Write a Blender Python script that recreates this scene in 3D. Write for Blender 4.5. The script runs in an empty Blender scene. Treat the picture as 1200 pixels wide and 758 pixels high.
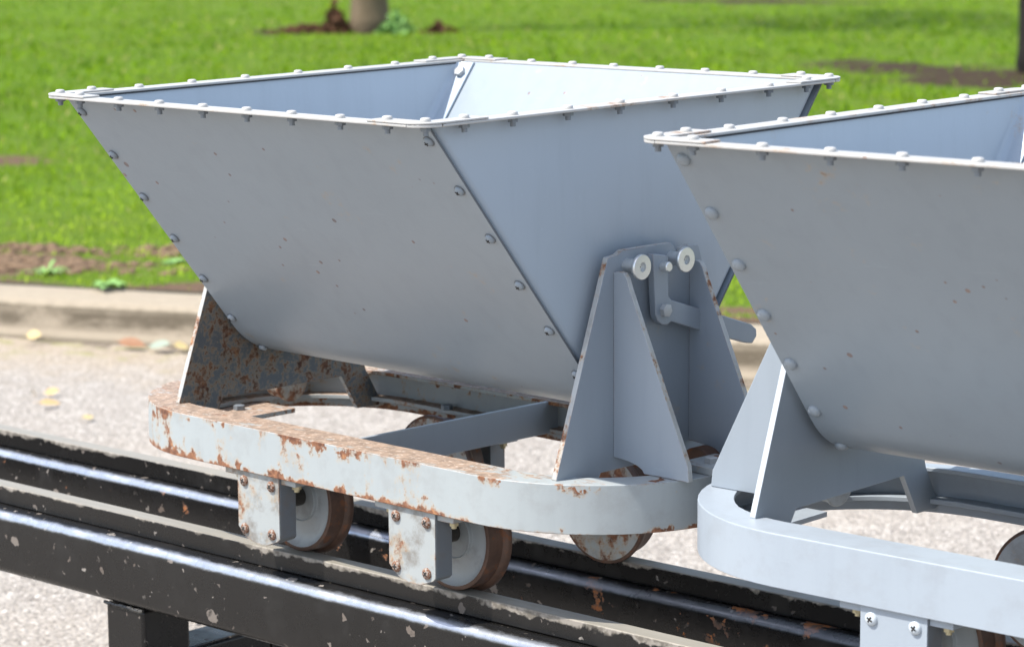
import bpy, bmesh, math, random
import numpy as np
from mathutils import Vector, Matrix, noise as mnoise
random.seed(7); RNG = np.random.default_rng(11)
scn = bpy.context.scene
COL = scn.collection
R = math.radians
G0 = 1.2            # the wagons were surveyed with z = 0 at the hopper rim; the road lies 1.2 m below
RAIL = G0 - 0.602   # rail top above the road
K = 0.602           # hopper rim datum above the rail top

# ------------------------------------------------------------------ objects
def tag(o, label=None, cat=None, group=None, kind=None):
    if label: o['label'] = label
    if cat: o['category'] = cat
    if group: o['group'] = group
    if kind: o['kind'] = kind
    return o

def empty(name, loc, rz=0.0):
    o = bpy.data.objects.new(name, None); COL.objects.link(o)
    o.location = loc; o.rotation_euler = (0, 0, rz); o.empty_display_size = .1
    return o

def link(name, me, mats, parent=None, bevel=0.0, seg=2):
    o = bpy.data.objects.new(name, me); COL.objects.link(o)
    if mats is not None and len(me.materials) == 0:
        for m in (mats if isinstance(mats, (list, tuple)) else [mats]): me.materials.append(m)
    if parent: o.parent = parent
    if bevel:
        b = o.modifiers.new('edge', 'BEVEL'); b.width = bevel; b.segments = seg
        b.limit_method = 'ANGLE'; b.angle_limit = R(35); b.harden_normals = True
    return o

class MB:
    """collects shapes in one mesh"""
    def __init__(self): self.v = []; self.f = []
    def add(self, vs, fs):
        n = len(self.v); self.v += [tuple(p) for p in vs]; self.f += [tuple(i + n for i in f) for f in fs]; return self
    def box(self, x0, x1, y0, y1, z0, z1):
        vs = [(x0,y0,z0),(x1,y0,z0),(x1,y1,z0),(x0,y1,z0),(x0,y0,z1),(x1,y0,z1),(x1,y1,z1),(x0,y1,z1)]
        return self.add(vs, [(3,2,1,0),(4,5,6,7),(0,1,5,4),(1,2,6,5),(2,3,7,6),(3,0,4,7)])
    def prism(self, poly, axis, a0, a1):
        """poly: 2D outline in the two other axes (x->(y,z), y->(x,z), z->(x,y)), extruded from a0 to a1"""
        def P(p, a): return {'x': (a, p[0], p[1]), 'y': (p[0], a, p[1]), 'z': (p[0], p[1], a)}[axis]
        n = len(poly)
        vs = [P(p, a0) for p in poly] + [P(p, a1) for p in poly]
        fs = [tuple(range(n)), tuple(range(2*n-1, n-1, -1))] + [(i, i+n, (i+1) % n + n, (i+1) % n) for i in range(n)]
        return self.add(vs, fs)
    def lathe(self, prof, axis, c, n=32, caps=True):
        """prof: [(t along axis, radius)]"""
        vs = []; fs = []
        for t, r in prof:
            for k in range(n):
                a = 2*math.pi*k/n; q = (r*math.cos(a), r*math.sin(a))
                p = {'x': (t, q[0], q[1]), 'y': (q[0], t, q[1]), 'z': (q[0], q[1], t)}[axis]
                vs.append((p[0]+c[0], p[1]+c[1], p[2]+c[2]))
        for i in range(len(prof)-1):
            for k in range(n):
                fs.append((i*n+k, i*n+(k+1) % n, (i+1)*n+(k+1) % n, (i+1)*n+k))
        if caps:
            fs.append(tuple(range(n-1, -1, -1))); m = (len(prof)-1)*n; fs.append(tuple(range(m, m+n)))
        return self.add(vs, fs)
    def mesh(self, name, dz=0.0, smooth=True, angle=32, off=(0,0,0)):
        me = bpy.data.meshes.new(name)
        me.from_pydata([(a+off[0], b+off[1], c+off[2]+dz) for a, b, c in self.v], [], self.f); me.validate()
        bm = bmesh.new(); bm.from_mesh(me)
        bmesh.ops.recalc_face_normals(bm, faces=bm.faces); bm.to_mesh(me); bm.free()
        if smooth:
            me.polygons.foreach_set('use_smooth', [True]*len(me.polygons)); me.set_sharp_from_angle(angle=R(angle))
        return me

# ------------------------------------------------------------------ materials
class NT:
    def __init__(self, name):
        self.m = bpy.data.materials.new(name); self.m.use_nodes = True
        self.t = self.m.node_tree; self.t.nodes.clear()
        self.out = self.n('ShaderNodeOutputMaterial'); self.b = self.n('ShaderNodeBsdfPrincipled')
        self.l(self.b.outputs[0], self.out.inputs[0])
    def n(self, kind, **kw):
        x = self.t.nodes.new(kind)
        for k, v in kw.items(): setattr(x, k, v)
        return x
    def l(self, a, b): self.t.links.new(a, b)
    def set(self, sock, v):
        if isinstance(v, bpy.types.NodeSocket): self.l(v, sock)
        else: sock.default_value = v
    def coord(self, scale=1.0, off=(0,0,0), kind='Object', stretch=None):
        tc = self.n('ShaderNodeTexCoord'); mp = self.n('ShaderNodeMapping')
        mp.inputs['Location'].default_value = off
        mp.inputs['Scale'].default_value = stretch if stretch else (scale,)*3
        self.l(tc.outputs[kind], mp.inputs[0]); return mp.outputs[0]
    def noise(self, vec, scale, detail=5, rough=.6, dist=0):
        x = self.n('ShaderNodeTexNoise'); x.inputs['Scale'].default_value = scale; x.inputs['Detail'].default_value = detail
        x.inputs['Roughness'].default_value = rough; x.inputs['Distortion'].default_value = dist
        self.l(vec, x.inputs['Vector']); return x.outputs['Fac']
    def voro(self, vec, scale, feature='F1', rnd=1.0, out='Distance'):
        x = self.n('ShaderNodeTexVoronoi', feature=feature); x.inputs['Scale'].default_value = scale
        x.inputs['Randomness'].default_value = rnd; self.l(vec, x.inputs['Vector']); return x.outputs[out]
    def math(self, op, a, b=0.0, c=None, clamp=False):
        x = self.n('ShaderNodeMath', operation=op, use_clamp=clamp); self.set(x.inputs[0], a); self.set(x.inputs[1], b)
        if c is not None: self.set(x.inputs[2], c)
        return x.outputs[0]
    def step(self, v, lo, hi, a=0.0, b=1.0):
        x = self.n('ShaderNodeMapRange', interpolation_type='SMOOTHSTEP'); self.set(x.inputs[0], v)
        self.set(x.inputs[1], lo); self.set(x.inputs[2], hi); x.inputs[3].default_value = a; x.inputs[4].default_value = b
        return x.outputs[0]
    def mix(self, f, a, b, blend='MIX'):
        x = self.n('ShaderNodeMix', data_type='RGBA', blend_type=blend); self.set(x.inputs[0], f)
        for s, v in ((x.inputs[6], a), (x.inputs[7], b)):
            if isinstance(v, bpy.types.NodeSocket): self.l(v, s)
            else: s.default_value = (*v, 1) if len(v) == 3 else v
        return x.outputs[2]
    def sep(self, vec):
        x = self.n('ShaderNodeSeparateXYZ'); self.l(vec, x.inputs[0]); return x.outputs
    def bump(self, h, strength, dist=.01, normal=None):
        x = self.n('ShaderNodeBump'); x.inputs['Strength'].default_value = strength; x.inputs['Distance'].default_value = dist
        self.l(h, x.inputs['Height'])
        if normal: self.l(normal, x.inputs['Normal'])
        return x.outputs[0]
    def edge(self, radius=.004):
        bv = self.n('ShaderNodeBevel', samples=4); bv.inputs[0].default_value = radius
        g = self.n('ShaderNodeNewGeometry'); d = self.n('ShaderNodeVectorMath', operation='DOT_PRODUCT')
        self.l(bv.outputs[0], d.inputs[0]); self.l(g.outputs['Normal'], d.inputs[1])
        return self.math('SUBTRACT', 1.0, d.outputs['Value'])
    def upness(self):
        g = self.n('ShaderNodeNewGeometry'); return self.sep(g.outputs['True Normal'])[2]
    def fin(self, col, rough, metal=0.0, normal=None, spec=None):
        self.set(self.b.inputs['Base Color'], col if isinstance(col, bpy.types.NodeSocket) else (*col, 1))
        self.set(self.b.inputs['Roughness'], rough); self.set(self.b.inputs['Metallic'], metal)
        if normal: self.l(normal, self.b.inputs['Normal'])
        if spec is not None: self.b.inputs['Specular IOR Level'].default_value = spec
        return self.m

RUST_D = (.085, .034, .018); RUST_M = (.185, .080, .040); RUST_O = (.33, .165, .075)

def painted(name, base, seed=0.0, rust=0.0, top=0.0, edge=.3, low=None, high=None, speck=.0, rough=.42, topcol=(.285,.205,.150), rust_shade=1.0, fade=None, chipcol=None, dents=.0, scale=1.0, grime=0.0, run=1.0):
    """grey painted steel with weather, speckled rust, worn edges. low/high: local z where the lower / upper edge rusts"""
    q = NT(name); vec = q.coord(off=(seed*3.1, seed*1.7, seed*.9)); raw = q.coord()
    n1 = q.noise(q.coord(stretch=(1, 1, run), off=(seed*3.1, seed*1.7, seed*.9)) if run != 1 else vec, 13*scale, 7, .66); n2 = q.noise(vec, 62*scale, 5, .65); n3 = q.noise(vec, 4.0, 3, .5)
    v = q.mix(n3, tuple(c*.93 for c in base), tuple(min(1, c*1.06) for c in base))
    streak = q.noise(q.coord(stretch=(40, 40, 5), off=(seed, 0, 0)), 1.0, 4, .6)
    v = q.mix(q.step(streak, .45, .75, 0, .16), v, tuple(c*.72 for c in base))
    if grime:
        gm = q.noise(q.coord(off=(seed, 5, 2)), 24, 6, .65); v = q.mix(q.step(gm, .46, .66, 0, grime), v, (.125, .105, .085))
    # faint pale scuffs
    sc = q.noise(q.coord(stretch=(9, 70, 70), off=(seed*2, 3, 1)), 1.0, 6, .7)
    v = q.mix(q.step(sc, .64, .72, 0, .22), v, tuple(min(1, c*1.35) for c in base))
    f = q.math('ADD', q.math('MULTIPLY', n1, .68), q.math('MULTIPLY', n2, .32))
    bias = rust*.42
    fb = q.math('ADD', f, bias)
    sx, sy, sz = q.sep(raw)
    if low is not None:
        fb = q.math('ADD', fb, q.step(sz, low, low+.014, .17, 0.0))
    if high is not None:
        fb = q.math('ADD', fb, q.step(sz, high-.020, high, 0.0, .075))
    if low is not None and high is not None:
        vb = q.n('ShaderNodeTexVoronoi'); vb.inputs['Scale'].default_value = 30; nz = q.n('ShaderNodeTexNoise'); nz.inputs['Scale'].default_value = 55; nz.inputs['Detail'].default_value = 5; q.l(vec, nz.inputs['Vector']); sv = q.n('ShaderNodeVectorMath', operation='SCALE'); q.l(nz.outputs['Color'], sv.inputs[0]); sv.inputs['Scale'].default_value = .05; av = q.n('ShaderNodeVectorMath', operation='ADD'); q.l(vec, av.inputs[0]); q.l(sv.outputs[0], av.inputs[1]); q.l(av.outputs[0], vb.inputs['Vector']); cb = q.sep(vb.outputs['Color'])
        zone = q.math('MAXIMUM', q.step(sz, low+.006, low+.026, 1, .12), q.step(sz, high-.030, high-.008, .12, .9))
        bl = q.math('MULTIPLY', q.step(q.math('SUBTRACT', q.math('MULTIPLY', cb[0], .62), vb.outputs['Distance']), -.05, .25), zone)
        fb = q.math('ADD', fb, q.math('MULTIPLY', bl, .19))
    if fade is not None:                       # rust dies out towards +x
        fb = q.math('SUBTRACT', fb, q.step(sx, fade[0], fade[1], 0.0, .14))
    if edge:
        e = q.step(q.edge(.0035), .02, .22)
        eb = q.math('MULTIPLY', e, edge*.36); fb = q.math('ADD', fb, eb)
    mask = q.step(fb, .63, .715)
    if speck:
        vs_ = q.n('ShaderNodeTexVoronoi'); vs_.inputs['Scale'].default_value = 46; q.l(vec, vs_.inputs['Vector']); cs = q.sep(vs_.outputs['Color'])
        sp2 = q.noise(vec, 6, 4, .6); rr = q.math('MULTIPLY', q.math('SUBTRACT', q.math('ADD', cs[0], q.math('MULTIPLY', sp2, .55)), 1.03-.10*speck), .55, None, True)
        sm = q.math('MULTIPLY', q.step(q.math('SUBTRACT', rr, q.math('ADD', vs_.outputs['Distance'], q.math('MULTIPLY', n2, .10))), -.06, .0), .58)
        mask = q.math('MAXIMUM', mask, sm)
    rn = q.noise(vec, 75, 6, .7); rcol = q.mix(q.step(rn, .38, .52), tuple(c*rust_shade for c in RUST_D), tuple(c*rust_shade for c in RUST_M))
    rcol = q.mix(q.step(rn, .53, .66), rcol, tuple(c*rust_shade for c in RUST_O))
    halo = q.step(fb, .585, .665, 0, .42)
    v = q.mix(halo, v, (.36, .265, .155))
    v = q.mix(mask, v, rcol)
    if edge:                                    # paint worn to a pale line on sharp edges
        ch = q.math('MULTIPLY', e, q.step(n2, .38, .50)); ch = q.math('MULTIPLY', ch, q.math('SUBTRACT', 1.0, mask))
        v = q.mix(q.math('MULTIPLY', ch, .55), v, chipcol or tuple(min(1, c*1.45) for c in base))
    if top:
        up = q.step(q.upness(), .75, .95)
        g = q.noise(q.coord(stretch=(18, 60, 60), off=(seed, seed, 0)), 1.0, 7, .72)
        if fade is not None: g = q.math('SUBTRACT', g, q.step(sx, fade[0], fade[1], 0.0, .20))
        tm = q.math('MULTIPLY', up, q.step(g, .60-.24*top, .70-.24*top))
        tc = q.mix(q.step(q.noise(vec, 55, 6, .7), .40, .62), topcol, tuple(c*.62 for c in topcol))
        tc = q.mix(q.step(q.noise(vec, 140, 3, .6), .55, .7, 0, .6), tc, (.55, .46, .40))
        v = q.mix(tm, v, tc); mask = q.math('MAXIMUM', mask, tm)
    rg = q.math('ADD', q.math('MULTIPLY', mask, .88-rough), rough); rg = q.math('ADD', rg, q.math('MULTIPLY', q.math('SUBTRACT', n2, .5), .18))
    hgt = q.math('ADD', q.math('MULTIPLY', q.noise(vec, 170, 4, .6), .22), q.math('MULTIPLY', mask, q.math('MULTIPLY', rn, 1.4)))
    nb = q.bump(hgt, .28, .0022)
    if dents: nb = q.bump(q.noise(vec, 3.2, 2, .4), dents, .02, nb)
    return q.fin(v, rg, 0.0, nb)

def blackpaint(name, seed=0.0, chips=.5, rust=0.0, railtop=False, worn=None):
    q = NT(name); vec = q.coord(off=(seed, seed*2, 0)); raw = q.coord(); sx, sy, sz = q.sep(raw)
    n = q.noise(vec, 26, 6, .62); n2 = q.noise(vec, 85, 4, .6); big = q.noise(vec, 5, 3, .5)
    v = q.mix(big, (.0055, .0052, .005), (.0115, .0108, .0105))
    dust = q.noise(vec, 11, 7, .72)
    v = q.mix(q.step(dust, .52, .80, 0, .20), v, (.06, .054, .048))
    # stone chips: round spots, only some of the cells carry one
    vx = q.n('ShaderNodeTexVoronoi'); vx.inputs['Scale'].default_value = 34
    wv = q.n('ShaderNodeVectorMath', operation='ADD'); q.l(vec, wv.inputs[0])
    nz = q.n('ShaderNodeTexNoise'); nz.inputs['Scale'].default_value = 70; q.l(vec, nz.inputs['Vector'])
    sc = q.n('ShaderNodeVectorMath', operation='SCALE'); q.l(nz.outputs['Color'], sc.inputs[0]); sc.inputs['Scale'].default_value = .022
    q.l(sc.outputs[0], wv.inputs[1]); q.l(wv.outputs[0], vx.inputs['Vector'])
    cell = q.sep(vx.outputs['Color'])
    rad = q.math('MULTIPLY', q.math('SUBTRACT', cell[0], 1.0-chips*.55, clamp=True), .95)
    spot = q.math('MULTIPLY', q.step(q.math('SUBTRACT', rad, vx.outputs['Distance']), -.01, .03), q.step(n, .36, .48))
    cc = q.mix(cell[1], (.085, .065, .052), (.19, .17, .15))
    v = q.mix(spot, v, cc)
    vy = q.n('ShaderNodeTexVoronoi'); vy.inputs['Scale'].default_value = 95; q.l(wv.outputs[0], vy.inputs['Vector']); c2 = q.sep(vy.outputs['Color'])
    sp2 = q.math('MULTIPLY', q.step(q.math('SUBTRACT', q.math('MULTIPLY', q.math('SUBTRACT', c2[0], .80), 2.0), vy.outputs['Distance']), -.02, .05), q.step(dust, .44, .52)); v = q.mix(sp2, v, q.mix(c2[1], (.07, .055, .045), (.20, .18, .16))); spot = q.math('MAXIMUM', spot, sp2)
    fine = q.step(n2, .70, .74, 0, .5); v = q.mix(fine, v, (.11, .10, .09))
    mask = spot; metal = 0.0
    if rust:
        rb = q.math('ADD', n, q.step(sx, -.1, .9, 0.0, .13*rust))
        rm = q.step(rb, .63, .66); rn = q.noise(vec, 60, 5, .7)
        rc = q.mix(q.step(rn, .42, .6), (.10, .062, .045), (.30, .11, .035)); v = q.mix(rm, v, rc); mask = q.math('MAXIMUM', mask, rm)
    e = q.step(q.edge(.003), .04, .25)
    ch = q.math('MULTIPLY', e, q.step(n, .50, .58)); v = q.mix(q.math('MULTIPLY', ch, .8), v, (.27, .25, .22)); mask = q.math('MAXIMUM', mask, q.math('MULTIPLY', ch, .7))
    if worn:      # paint rubbed through to bright steel along the rounded upper edge
        g = q.n('ShaderNodeNewGeometry'); gz = q.sep(g.outputs['Normal']); 
        rag = q.noise(q.coord(stretch=(26, 60, 60), off=(seed, 1, 2)), 1.0, 7, .72); rag = q.math('MULTIPLY', q.math('SUBTRACT', rag, .5), .38)
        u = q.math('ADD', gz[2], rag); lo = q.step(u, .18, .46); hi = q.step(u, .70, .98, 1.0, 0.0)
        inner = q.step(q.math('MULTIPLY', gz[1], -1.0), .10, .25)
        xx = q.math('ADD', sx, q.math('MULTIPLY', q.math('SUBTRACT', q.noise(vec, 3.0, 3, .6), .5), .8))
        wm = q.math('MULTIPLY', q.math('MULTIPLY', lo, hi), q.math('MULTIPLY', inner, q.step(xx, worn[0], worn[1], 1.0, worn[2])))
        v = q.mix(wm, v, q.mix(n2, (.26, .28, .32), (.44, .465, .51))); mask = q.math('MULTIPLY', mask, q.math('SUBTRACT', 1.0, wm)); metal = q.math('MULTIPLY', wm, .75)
    if railtop:   # bare worn metal on the running surface, paint lost down the side under it
        bare = q.step(q.math('ADD', sz, q.math('ADD', q.math('MULTIPLY', q.math('SUBTRACT', n, .5), .034), q.math('MULTIPLY', q.math('SUBTRACT', big, .5), .03))), railtop-.0060, railtop-.0020)
        bare = q.math('MAXIMUM', bare, q.step(q.upness(), .5, .8))
        bc = q.mix(q.noise(q.coord(stretch=(6, 120, 120)), 1.0, 6, .7), (.17, .155, .125), (.29, .27, .23))
        side = q.mix(q.step(n2, .4, .6), (.13, .115, .095), (.25, .225, .195))
        bc = q.mix(q.step(q.upness(), .5, .9), side, bc)
        v = q.mix(bare, v, bc); mask = q.math('MULTIPLY', mask, q.math('SUBTRACT', 1.0, bare))
        metal = q.math('MULTIPLY', bare, .1); mask = q.math('MAXIMUM', mask, q.math('MULTIPLY', bare, .55))
    rg = q.math('ADD', .26, q.math('MULTIPLY', mask, .5)); rg = q.math('ADD', rg, q.step(dust, .45, .75, 0, .25))
    hgt = q.math('ADD', q.math('MULTIPLY', n2, .25), q.math('MULTIPLY', q.math('SUBTRACT', 1.0, mask), .8))
    hgt = q.math('ADD', hgt, q.math('MULTIPLY', q.noise(vec, 240, 2, .5), .25))
    return q.fin(v, rg, metal, q.bump(hgt, .30, .0012), .34)

def simple(name, col, rough, metal=0.0, var=.12, scale=60, rusty=0.0):
    q = NT(name); vec = q.coord(); n = q.noise(vec, scale, 5, .65)
    v = q.mix(n, tuple(c*(1-var) for c in col), tuple(min(1, c*(1+var)) for c in col))
    if rusty:
        m = q.step(q.noise(vec, scale*1.7, 4, .6), .62-.3*rusty, .70-.3*rusty); v = q.mix(m, v, q.mix(n, RUST_D, RUST_M))
        return q.fin(v, q.math('ADD', rough, q.math('MULTIPLY', m, .4)), q.math('MULTIPLY', metal, q.math('SUBTRACT', 1.0, m)), q.bump(n, .3, .001))
    return q.fin(v, rough, metal, q.bump(n, .15, .0008))

GREY = (.232, .270, .305)
M_HOP = [painted('hopper paint worn', GREY, 1.0, rust=-.02, edge=0, speck=.85, rough=.33, dents=.22),
         painted('hopper paint', tuple(c*.93 for c in GREY), 2.3, rust=-.02, edge=0, speck=.85, rough=.33, dents=.22)]
M_IN = [painted('hopper end paint', (.320, .372, .425), 5.0, rust=-.1, edge=0, speck=.2, rough=.36, dents=.06),
        painted('hopper end paint speckled', (.305, .355, .405), 6.2, rust=.0, edge=0, speck=.4, rough=.36, dents=.06)]
M_RIM = [painted('rim paint', (.345, .340, .325), 3.0, rust=.09, edge=.16, speck=.6, rough=.5), painted('rim paint rusty edge', (.335, .330, .315), 4.0, rust=.13, edge=.26, speck=.8, rough=.5)]
M_FRAME = [painted('underframe rusty', (.285, .312, .318), 1.5, rust=.15, grime=.14, scale=1.7, run=.5, top=1.0, edge=.32, low=-.487+K, high=-.424+K, rough=.5, fade=(.16, .42)),
           painted('underframe clean', (.268, .305, .345), 2.5, rust=-.16, top=-.6, edge=.26, grime=.10, rough=.42)]
M_STAND = [painted('stand paint', (.228, .262, .298), 7.7, rust=-.04, edge=.55, rough=.42), painted('stand paint clean', (.228, .262, .298), 8.7, rust=-.35, edge=.10, rough=.42)]
M_STANDR = painted('shade-darkened stand paint speckled with rust', (.080, .090, .098), 9.4, rust=.33, edge=.25, rough=.65, scale=3.4, rust_shade=.62)  # grey and rust both darkened to carry the shade under the hopper
M_BAR = [painted('bar paint', (.235, .262, .29), 10.4, rust=-.12, edge=.2, rough=.42), painted('bar paint clean', (.235, .262, .29), 11.4, rust=-.3, edge=.1, rough=.42)]
M_BOX = [painted('axle box paint stained', (.28, .30, .30), 12.1, rust=.20, grime=.75, edge=.30, rough=.5, low=-.60+K), painted('axle box paint', (.268, .305, .345), 13.1, rust=-.3, edge=.08, rough=.42)]
M_WFACE = painted('wheel face paint', (.31, .335, .345), 14.0, grime=.35, rust=.02, edge=.2, rough=.45)
M_WFACER = painted('wheel face rusty', (.30, .32, .31), 15.0, grime=.4, rust=.36, scale=1.6, edge=.3, rough=.5)
M_TREAD = simple('rusty tread', (.075, .040, .026), .55, .15, .9, 38, .25)
M_NUT = simple('painted nut', (.36, .355, .34), .5, 0, .10, 120)
M_NUTD = simple('grey bolt', (.16, .18, .20), .45, .1, .1, 300)
M_ZINC = simple('zinc bolt', (.62, .64, .64), .30, .75, .06, 200)
M_SCREW = [simple('rusty screw', (.24, .20, .17), .7, 0, .3, 200, .55), simple('painted screw', (.42, .46, .49), .4, 0, .08, 260)]
M_DARK = simple('dark recess', (.012, .011, .010), .8)
M_SEAM_SHADE = simple('seam shade on sheet edge', (.095, .105, .115), .8); M_RIM_SHADE = simple('shaded rim gap', (.03, .032, .036), .85)  # dark tones stand in for shade in the seam and under the rim
M_BRASS = simple('oily nut', (.42, .36, .22), .4, .3, .2, 200)
M_BEAMN = blackpaint('black beam paint', 0.0, .62, 0, worn=(-.1, .7, .45)); M_BEAMF = blackpaint('black beam paint rusting', 4.4, .55, .8, worn=(-.3, .3, .35))
M_RAIL = blackpaint('black rail worn bright', 2.0, .45, .0, railtop=RAIL); M_POST = blackpaint('black post paint', 6.0, .42, 0)

# ------------------------------------------------------------------ hopper
TH = R(51.95)
def profile(off=0.0, top=.019, n=10, inset=0.0):
    """V section with a rounded bottom, from the near top edge to the far one; off > 0 moves it inwards (towards the axis)"""
    r = .120; ap = -.4415; zc = ap + r/math.sin(R(90)-TH)          # circle centre on the axis
    rr = r - off; pts = []
    yt = -rr*math.sin(TH); zt = zc - rr*math.cos(TH)
    L = (top - inset - zt)/math.sin(TH)
    for k in range(5): 
        t = L*(1-k/5); pts.append((yt - t*math.cos(TH), zt + t*math.sin(TH)))
    for k in range(n+1):
        a = -TH + 2*TH*k/n; pts.append((rr*math.sin(a), zc - rr*math.cos(a)))
    for k in range(1, 6):
        t = L*k/5; pts.append((-(yt - t*math.cos(TH)), zt + t*math.sin(TH)))
    return pts

def side_sheet():
    m = MB(); o = profile(0.0, n=18); i = profile(.003, n=18); n = len(o); xs = [-.3430] + [(-.3 + .1*k) for k in range(7)] + [.3430]
    vs = []; fs = []
    for x in xs: vs += [(x, *p) for p in o] + [(x, *p) for p in i]
    s = 2*n
    for a in range(len(xs)-1):
        for k in range(n-1):
            fs.append((a*s+k, a*s+k+1, (a+1)*s+k+1, (a+1)*s+k)); fs.append((a*s+n+k+1, a*s+n+k, (a+1)*s+n+k, (a+1)*s+n+k+1))
        for k in (0, n-1): fs.append((a*s+k, a*s+n+k, (a+1)*s+n+k, (a+1)*s+k))
    for a in (0, len(xs)-1):
        for k in range(n-1): fs.append((a*s+k, a*s+k+1, a*s+n+k+1, a*s+n+k))
    m.add(vs, fs); me = m.mesh('side sheet', 0, angle=40)
    for p in me.polygons:
        if abs(p.normal.x) > .9: p.material_index = 1
    return me

def end_panel(sg):
    m = MB(); out = profile(.0040, n=18); sh = [(.0, .3075, 0), (.0004, .328, 0), (.0016, .3345, 0), (.0052, .3392, 0), (.0105, .3412, 0)]
    rings = [(x, profile(.0040+o, n=18)) for o, x, _ in sh]
    inner = [(x, profile(.0040+o, n=18)) for o, x in ((.0135, .3384), (.0085, .3366), (.0048, .3330), (.0030, .328), (.0028, .3075))]
    rings += inner; n = len(out); vs = []; fs = []
    for x, pr in rings: vs += [(sg*x, *p) for p in pr]
    for a in range(len(rings)-1):
        if a == 4: continue
        for k in range(n-1): fs.append((a*n+k, a*n+k+1, (a+1)*n+k+1, (a+1)*n+k))
    fs.append(tuple(4*n+k for k in range(n))); fs.append(tuple(5*n+k for k in range(n)))
    a, b = (len(rings)-1)*n, 0
    for k in range(n-1): fs.append((a+k, a+k+1, b+k+1, b+k))
    m.add(vs, fs)
    me = m.mesh('end panel', 0, angle=50); return me

def rim_mesh():
    m = MB()
    for s in (-1, 1):
        y0, y1 = sorted((s*.3605, s*.387)); m.box(-.336, .336, y0, y1, .0188, .0224)
        x0, x1 = sorted((s*.3350, s*.3660)); m.box(x0, x1, -.357, .357, .0188, .0224)
    return m.mesh('rim')

def arc(cx, cy, r, a0, a1, n=8): return [(cx + r*math.cos(R(a0+(a1-a0)*k/n)), cy + r*math.sin(R(a0+(a1-a0)*k/n))) for k in range(n+1)]
def corner_mesh(sx, sy):
    m = MB()
    # upper L plate with a rounded outer corner
    ol = [(.270, .3605)] + [(.270, .3875)] + arc(.335, .3565, .031, 90, 0, 8) + [(.366, .285), (.3395, .285), (.3395, .3605)]
    m.prism([(sx*a, sy*b) for a, b in ol], 'z', .0226, .0250)
    lo = [(.3365, .3575)] + [(.3365, .3868)] + arc(.3365, .3575, .0290, 88, 2, 6)
    m.prism([(sx*a, sy*b) for a, b in lo], 'z', .0189, .0223)
    return m.mesh('corner plate')

def bolt_top():
    m = MB(); m.lathe([(0, .0060), (.0028, .0060), (.0038, .0050), (.0042, .0032), (.0043, .0008)], 'z', (0,0,0), 14)
    return m.mesh('rim bolt head', angle=50)
def bolt_low():
    m = MB(); m.lathe([(0, .0066), (-.0048, .0066)], 'z', (0,0,0), 6); m.lathe([(-.0048, .0034), (-.0100, .0034)], 'z', (0,0,0), 10)
    return m.mesh('rim bolt nut', angle=30)
def screw_mesh(r=.0075, h=.0042, hexed=False):
    m = MB()
    if hexed: m.lathe([(0, r), (h, r), (h+.0004, r*.9)], 'z', (0,0,0), 6)
    else: m.lathe([(0, r), (h*.45, r*.98), (h*.8, r*.78), (h, r*.5), (h*1.03, r*.45)], 'z', (0,0,0), 18)
    return m.mesh('screw head', angle=45)
def recess_mesh(r=.0075, h=.0042):
    m = MB(); w = r*.13; l = r*.48
    m.box(-l, l, -w, w, h*.9, h*1.10); m.box(-w, w, -l, -w*1.05, h*.9, h*1.10); m.box(-w, w, w*1.05, l, h*.9, h*1.10)
    return m.mesh('cross slot', smooth=False)
ME_TOP, ME_LOW = bolt_top(), bolt_low()
ME_SCREW, ME_SLOT = screw_mesh(), recess_mesh()
ME_SEAM, ME_SEAMSLOT = screw_mesh(.0064, .0055), recess_mesh(.0064, .0055)
for me, mt in ((ME_TOP, M_NUT), (ME_LOW, M_NUTD), (ME_SLOT, M_DARK), (ME_SEAMSLOT, M_DARK)): me.materials.append(mt)
ME_SEAM.materials.append(simple('painted screw head', (.21, .24, .265), .35, 0, .1, 300))
ME_SEAM2 = MB().lathe([(0, .0082), (.0022, .0080), (.0042, .0066), (.0056, .0042), (.0061, .0010)], 'z', (0,0,0), 18).mesh('painted dome head', angle=60); ME_SEAM2.materials.append(simple('painted dome head', (.225, .255, .28), .4, 0, .08, 200))
ME_SHADE_RING = MB().lathe([(0, .0076), (.0008, .0076), (.0009, .0072)], 'z', (0,0,0), 20).mesh('shade_ring'); ME_SHADE_RING.materials.append(simple('dark shade ring', (.12, .13, .14), .5))  # dark ring painted in as the shadow around each bolt head
ME_HEX = screw_mesh(.0085, .0065, True); ME_HEX.materials.append(M_NUTD)
ME_HEXP = screw_mesh(.0085, .0065, True); ME_HEXP.materials.append(simple('pale hex head', (.36, .37, .37), .45, .1, .1, 300))
ME_OILY = MB().lathe([(0, .0062), (-.0065, .0062)], 'z', (0,0,0), 6).lathe([(-.0065, .0036), (-.010, .0036)], 'z', (0,0,0), 10).mesh('flange nut', angle=30); ME_OILY.materials.append(M_BRASS)

def place(name, me, parent, loc, zdir=(0,0,1), spin=0.0):
    o = bpy.data.objects.new(name, me); COL.objects.link(o); o.parent = parent; o.location = loc
    qn = Vector((0,0,1)).rotation_difference(Vector(zdir)); o.rotation_mode = 'QUATERNION'
    o.rotation_quaternion = qn @ Matrix.Rotation(spin, 3, 'Z').to_quaternion(); return o

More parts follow.
